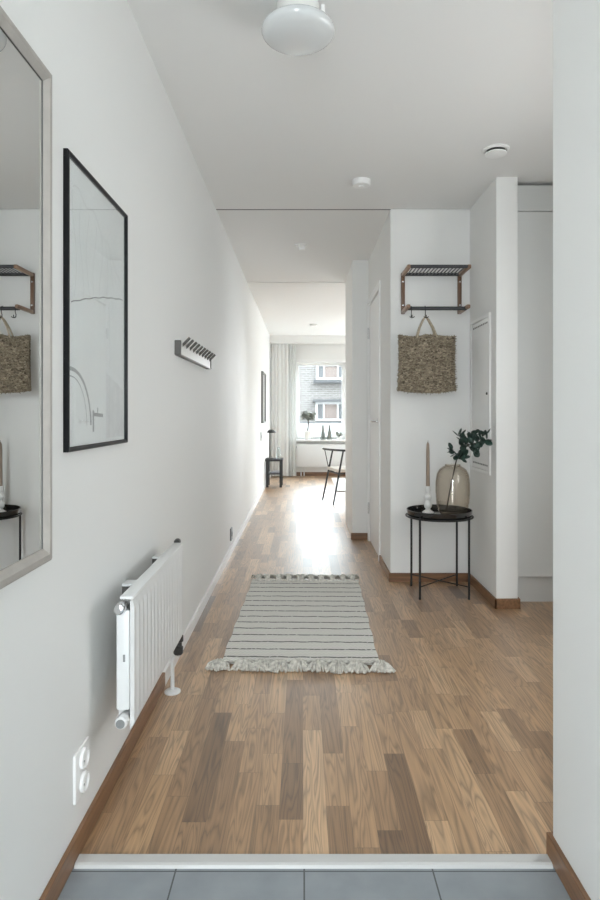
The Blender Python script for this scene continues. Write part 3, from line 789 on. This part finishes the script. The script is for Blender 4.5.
t = thing('smoke_detector', 'small white detector on the bright ceiling near the window', 'smoke detector', (.16, 9.7, ZC-.008))
MB().lathe([(0, 0), (.058, 0), (.058, -.022), (.045, -.034), (0, -.035)], (.16, 9.7, ZC-.008), 28).build('housing', M['plast'], t, 40)

# ------------------------------------------------------------------ far room
# stool used as side table
t = thing('side_table', 'small black stool standing against the left wall by the curtain', 'side table', (-.452, 9.79, 0))
x0, x1, y0, y1 = -.575, -.325, 9.61, 9.97
MB().box(x0-.01, x1+.01, y0-.01, y1+.01, .405, .437, .004).build('top', M['slateb'], t)
for xa in (x0, x1-.04):
    for ya_ in (y0, y1-.04):
        MB().box(xa, xa+.04, ya_, ya_+.04, 0, .405, .003).build('leg', M['slateb'], t)
MB().box(x0+.01, x1-.01, y0+.01, y1-.01, .20, .215).build('shelf', M['slateb'], t)
t2 = thing('magazine', 'grey magazine on the lower shelf of the black stool', 'magazine', (-.45, 9.78, .215))
MB().box(-.53, -.37, 9.66, 9.90, .2155, .235, .002).build('pages', M['mag'], t2)
t = thing('table_lamp', 'slim black table lamp with dome shade on the black stool', 'lamp', (-.52, 9.72, .437))
MB().lathe([(0, 0), (.062, 0), (.064, .006), (.058, .012), (0, .015)], (-.52, 9.72, .4375), 28).build('base', M['blackm'], t, 40)
MB().tube([(-.52, 9.72, .445), (-.52, 9.72, .86)], .009, 10).build('stem', M['blackm'], t, 50)
MB().lathe([(.0, .052), (.03, .049), (.055, .036), (.068, .015), (.07, 0), (.067, 0), (.065, .014), (.053, .033), (.03, .045), (0, .048)], (-.495, 9.72, .845), 32).build('shade', M['blackm'], t, 50)
mb = MB().lathe([(0, 0), (.032, 0), (.036, .05), (.034, .12), (.024, .165), (.028, .18), (.026, .18), (.022, .165), (.032, .12), (.034, .05), (.03, .004), (0, .004)], (-.385, 9.74, .4375), 28)
tag(mb.build('glass_carafe', M['clear'], None, 60), 'clear glass carafe beside the black table lamp', 'vase')
# curtains
ZT = 2.44
def curtain(name, x0, x1, yc, per, amp, mat, label):
    n = int((x1-x0)/per*14)
    mb = MB()
    def P(a, b, off):
        x = x0+(x1-x0)*a
        ph = 2*PI*x/per + .9*math.sin(x*13)
        return (x+.006*math.sin(ph*2)*(1-b), yc+off+amp*(.75+.25*(1-b))*math.sin(ph)*(1+.3*math.sin(x*21+b)), .015+(ZT-.045-.015)*b)
    for off in (0, .003): mb.grid(lambda a, b: P(a, b, off), n, 14)
    return tag(mb.build(name, mat, None, 80), label, 'curtain')
curtain('curtain', -.585, -.268, 11.18, .068, .018, M['curtain'], 'floor-length pale linen curtain in narrow folds left of the window')
curtain('curtain', -.262, -.125, 11.22, .055, .014, M['sheer'], 'thin sheer curtain strip touching the window edge')
tag(MB().box(-.59, 4.19, 11.12, 11.14, ZT-.04, ZC-.008).box(-.59, 4.19, 11.14, 11.25, ZT-.02, ZC-.008).build('curtain_pelmet', M['trim']), 'white curtain pelmet on the ceiling above the linen curtain', 'pelmet')
# radiator below the window
t = thing('radiator', 'white panel radiator under the far window', 'radiator', (.35, 11.33, .15))
mb = MB().box(-.115, .95, 11.285, 11.31, .165, .585, .006)
mb.build('front_panel', M['white'], t, 40)
MB().box(-.11, .945, 11.31, 11.37, .175, .575).build('convector', M['white'], t)
MB().box(-.113, .948, 11.29, 11.372, .576, .588, .002).build('top_grille', M['white'], t)
for x in (.1, .72): MB().box(x, x+.03, 11.368, 11.397, .22, .52).build('wall_bracket', M['white'], t)
for x in (-.035, .02):
    MB().tube([(x, 11.33, .18), (x, 11.33, .0)], .009, 10).build('floor_pipe', M['white'], t, 50)
MB().lathe([(0, -.03), (.018, -.03), (.02, 0), (.014, .03), (0, .03)], (-.128, 11.33, .535), 16, 'x').build('thermostat', M['gplast'], t, 40)
# sill: olive tree, two bottles, small plant
sy = 11.338
t = thing('potted_olive_tree', 'small olive tree in a white pot on the far window sill', 'potted plant', (.083, sy, WZ0))
MB().lathe([(0, 0), (.052, 0), (.064, .155), (.068, .16), (.064, .16), (.060, .145), (0, .14)], (.083, sy, WZ0), 28).build('pot', M['porc'], t, 40)
st = [(.083, sy, WZ0+.14), (.095, sy, WZ0+.25), (.10, sy-.01, WZ0+.35), (.118, sy, WZ0+.44)]
mb = MB().tube(st, [.013, .011, .010, .006], 8)
ends = []
for k in range(26):
    a = random.uniform(0, 2*PI); r = random.uniform(.04, .145); e = Vector((.105+r*math.cos(a), sy-.035+r*.45*math.sin(a), WZ0+.40+random.uniform(-.06, .13)))
    b0 = Vector(st[2]).lerp(Vector(st[3]), random.random()); mb.tube([b0, b0.lerp(e, .5)+Vector((0, 0, .015)), e], [.004, .0025, .0015], 5); ends.append((b0, e))
mb.build('trunk', M['stem'], t, 60)
mb = MB()
for b0, e in ends:
    for q in range(30):
        p = b0.lerp(e, random.uniform(.25, 1.05)); leaf(p, (random.uniform(-1, 1), random.uniform(-1, 1), random.uniform(-.5, 1)), random.uniform(.03, .05), .012, random.uniform(0, 6))
mb.build('crown', M['olive'], t, 60)
for x, lab in ((.365, 'left of the two slim grey bottles on the far window sill'), (.485, 'right of the two slim grey bottles on the far window sill')):
    mb = MB().lathe([(0, 0), (.048, 0), (.050, .01), (.038, .10), (.022, .18), (.016, .25), (.020, .262), (.014, .262), (.011, .25), (0, .24)], (x, sy, WZ0), 24)
    tag(mb.build('bottle', M['grey'], None, 50), lab, 'bottle', 'slim bottles on the window sill')
t = thing('potted_plant', 'low leafy potted plant at the right end of the far sill', 'potted plant', (.66, sy, WZ0))
MB().lathe([(0, 0), (.035, 0), (.042, .055), (.038, .055), (0, .05)], (.66, sy, WZ0), 22).build('pot', M['porc'], t, 40)
mb = MB()
for k in range(46):
    a = random.uniform(0, 2*PI); leaf((.66, sy, WZ0+.05), (math.cos(a)*.8, math.sin(a)*.6, random.uniform(.5, 1.6)), random.uniform(.06, .12), .025, random.uniform(0, 6))
mb.build('foliage', M['olive'], t, 60)

# dining chair
t = thing('dining_chair', 'thin black-legged chair with slim curved back near the far window', 'chair', (.45, 8.1, 0))
nrm = Vector((.89, .45, 0))
b1, b2 = Vector((.38, 7.78, 0)), Vector((.26, 8.23, 0))
t1, t2v = Vector((.507, 7.82, .675)), Vector((.393, 8.22, .665))
for b_, tt in ((b1, t1), (b2, t2v)):
    MB().tube([b_, b_.lerp(tt, .6), tt], [.010, .0125, .011], 12).build('rear_leg', M['slateb'], t, 50)
rail = []
for k in range(17):
    u = k/16; p = Vector((.535, 7.72, .685)).lerp(Vector((.25, 8.36, .675)), u)
    rail.append(p - nrm*.05*(1-(2*u-1)**2) + nrm*.02)
mb = MB(); mb.tube(rail, [.008]+[.0135]*15+[.008], 10); mb.build('back_rail', M['slateb'], t, 60)
mid = [b1.lerp(t1, .62), b2.lerp(t2v, .62)]
f1, f2 = b1+nrm*.50, b2+nrm*.50
for f in (f1, f2):
    MB().tube([f, f-nrm*.06+Vector((0, 0, .42))], [.011, .015], 12).build('front_leg', M['slateb'], t, 50)
zs = .425
seatpts = [mid[0]-nrm*.02, mid[1]-nrm*.02, f2-nrm*.05, f1-nrm*.05]
mb = MB().prism([(p.x, p.y) for p in seatpts], zs-.018, zs+.018); mb.build('seat', M['seat'], t)['label'] = 'pale seat'
MB().tube([Vector((.29, 8.30, .67)), mid[1]+Vector((.0, .02, .0))], .006, 8).build('spindle', M['slateb'], t, 50)
MB().tube([mid[0]+Vector((0, 0, -.03)), mid[1]+Vector((0, 0, -.03))], .010, 8).tube([f1-nrm*.055+Vector((0, 0, .385)), mid[0]+Vector((0, 0, -.03))], .010, 8).tube([f2-nrm*.055+Vector((0, 0, .385)), mid[1]+Vector((0, 0, -.03))], .010, 8).build('seat_frame', M['slateb'], t, 50)
# pale rug in the far room
t = thing('area_rug', 'plain pale rug on the floor past the thin black chair', 'rug', (1.9, 10.0, 0))
MB().box(.50, 3.3, 9.115, 10.95, 0, .012, .003).build('pile', M['arug'], t)
MB().box(.50, 3.3, 9.10, 9.115, 0, .013).build('binding', M['bind'], t)

# facade across the street
t = thing('apartment_building', 'pale brick apartment building outside the far window', 'building', (0, 24, -8))
YO = 24.
MB().box(-36, 38, YO, YO+1, -8, 3.5).build('brick_wall', M['brick'], t)
def fwin(px0, px1, py0, py1, sill_top):
    sc = YO/620
    x0, x1 = (px0-303)*sc, (px1-303)*sc; z1, z0 = H-(py0-413)*sc, H-(py1-413)*sc
    mb = MB(); tk = .09
    mb.box(x0, x0+tk, YO-.10, YO, z0, z1).box(x1-tk, x1, YO-.10, YO, z0, z1).box(x0+tk, x1-tk, YO-.10, YO, z1-tk, z1).box(x0+tk, x1-tk, YO-.10, YO, z0, z0+tk)
    m_ = x0+(x1-x0)*.24; mb.box(m_, m_+tk*.7, YO-.10, YO, z0+tk, z1-tk); m2 = x0+(x1-x0)*.70; mb.box(m2, m2+tk*.7, YO-.10, YO, z0+tk, z1-tk)
    fr = mb.build('facade_window', M['fframe'], t)
    MB().box(x0+tk, x1-tk, YO-.04, YO-.01, z0+tk, z1-tk).build('glass', M['fwin'], fr)
    MB().box(m_+tk*.7, m2, YO-.06, YO-.042, z0+tk, z1-tk).build('blind', M['fblind'], fr)
    if sill_top: MB().box(x0-.1, x1+.1, YO-.25, YO, z1, z1+.10).build('lintel', M['fsill'], fr)
    else: MB().box(x0-.1, x1+.1, YO-.25, YO, z0-.12, z0).build('sill', M['fsill'], fr)
fwin(316, 346, 364, 380, False)
fwin(315.5, 346, 402, 421, True)
sc = YO/620
for k, (a, b) in enumerate(((299, 313), (314, 346))):
    mb = MB()
    x0, x1 = (a-303)*sc, (b-303)*sc
    mb.box(x0, x1, YO-1.0, YO-.95, H-(445-413)*sc, H-(422.5-413)*sc)
    bal = mb.build('balcony_front', M['fframe'], t)
    MB().box(x0, x1, YO-1.02, YO-.93, H-(422.5-413)*sc, H-(421.5-413)*sc).build('handrail', M['fwin'], bal)
    MB().box(x0, x1, YO-1.0, YO, H-(447-413)*sc, H-(445-413)*sc).build('slab', M['fframe'], bal)

# unseen house mass round the flat, added to shade the facade, and the street
mb = MB().box(-40, 40, YB-.1, 11.7, 2.80, 18).box(-40, 40, YB-.1, 11.7, -8, -.12).box(-40, -.85, YB-.1, 11.7, -.12, 2.80).box(4.55, 40, YB-.1, 11.7, -.12, 2.80)
struct('wall_outer', mb, M['wall'], 'unseen house mass around the flat, added to keep sky light off the facade', 'building')
struct('floor.002', MB().box(-40, 40, -30, 60, -8.3, -8.0), M['street'], 'street level far below the window, not in view', 'street')
# ------------------------------------------------------------------ light: overcast sky through the openings, plus unseen fill lights added
wd = bpy.data.worlds.new('World'); bpy.context.scene.world = wd; wd.use_nodes = True
bg = wd.node_tree.nodes['Background']; bg.inputs[0].default_value = (.87, .95, 1.0, 1); bg.inputs[1].default_value = 18.0
def area(name, loc, rot, sx, sy, portal=False, energy=0, col=(1, 1, 1)):
    L = bpy.data.lights.new(name, 'AREA'); L.shape = 'RECTANGLE'; L.size = sx; L.size_y = sy; L.energy = energy; L.color = col
    o = bpy.data.objects.new(name, L); C.objects.link(o); o.location = loc; o.rotation_euler = rot
    if portal: L.cycles.is_portal = True
    return o
area('window_portal', ((WX0+WX1)/2, YF+.28, (WZ0+WZ1)/2), (-PI/2, 0, 0), WX1-WX0, WZ1-WZ0, True)
area('balcony_portal', (2.7, YF+.28, 1.1), (-PI/2, 0, 0), 2.4, 2.0, True)
area('entrance_portal', ((DX0+DX1)/2, YB-.1, DZ/2), (PI/2, 0, 0), DX1-DX0, DZ, True)

area('side_opening_fill', (1.795, 2.2, 1.40), (0, PI/2, 0), 0.98, 0.88, False, 13, (.95, .98, 1))  # added light panel in the recess opening, brightens the left wall
area('balcony_fill', (2.7, YF+.09, 1.1), (-PI/2, 0, 0), 2.3, 1.9, False, 98, (.88, .95, 1))  # added light panel, lifts the far room above the sky light
area('entrance_fill', ((DX0+DX1)/2, YB-.05, DZ/2), (PI/2, 0, 0), DX1-DX0-.02, DZ-.02, False, 20, (.93, .97, 1))  # added light panel behind the camera, on top of the sky light
area('vestibule_fill', (.1, -.5, 1.9), (PI, 0, 0), .4, .4, False, 6, (1, .98, .95))  # unseen fill added to brighten the ceiling, no fixture there

L = bpy.data.lights.new('corridor_fill_spot', 'SPOT'); L.energy = 85; L.spot_size = math.radians(75); L.spot_blend = 1.0; L.shadow_soft_size = .25; L.color = (.97, .98, 1)  # unseen spot added to brighten the corridor, no lamp stands there
lo = bpy.data.objects.new('corridor_fill_spot', L); C.objects.link(lo); lo.location = (.78, 7.5, 1.5)
lo.rotation_euler = (Vector((-.5, 4.9, 1.15))-Vector(lo.location)).to_track_quat('-Z', 'Y').to_euler()

# ------------------------------------------------------------------ camera
cam = bpy.data.cameras.new('camera'); co = bpy.data.objects.new('camera', cam); C.objects.link(co)
co.location = (0, 0, H); co.rotation_euler = (PI/2, 0, 0)
cam.sensor_fit = 'HORIZONTAL'; cam.sensor_width = 36; cam.lens = 620/600*36
cam.shift_x = -3/600; cam.shift_y = -37/600; cam.clip_start = .02
sc_ = bpy.context.scene; sc_.camera = co
vs_ = sc_.view_settings; vs_.view_transform = 'Standard'; vs_.look = 'None'; vs_.gamma = 1; vs_.use_curve_mapping = False; vs_.exposure = 0.0
sc_.cycles.max_bounces = 14; sc_.cycles.diffuse_bounces = 8; sc_.cycles.transparent_max_bounces = 16
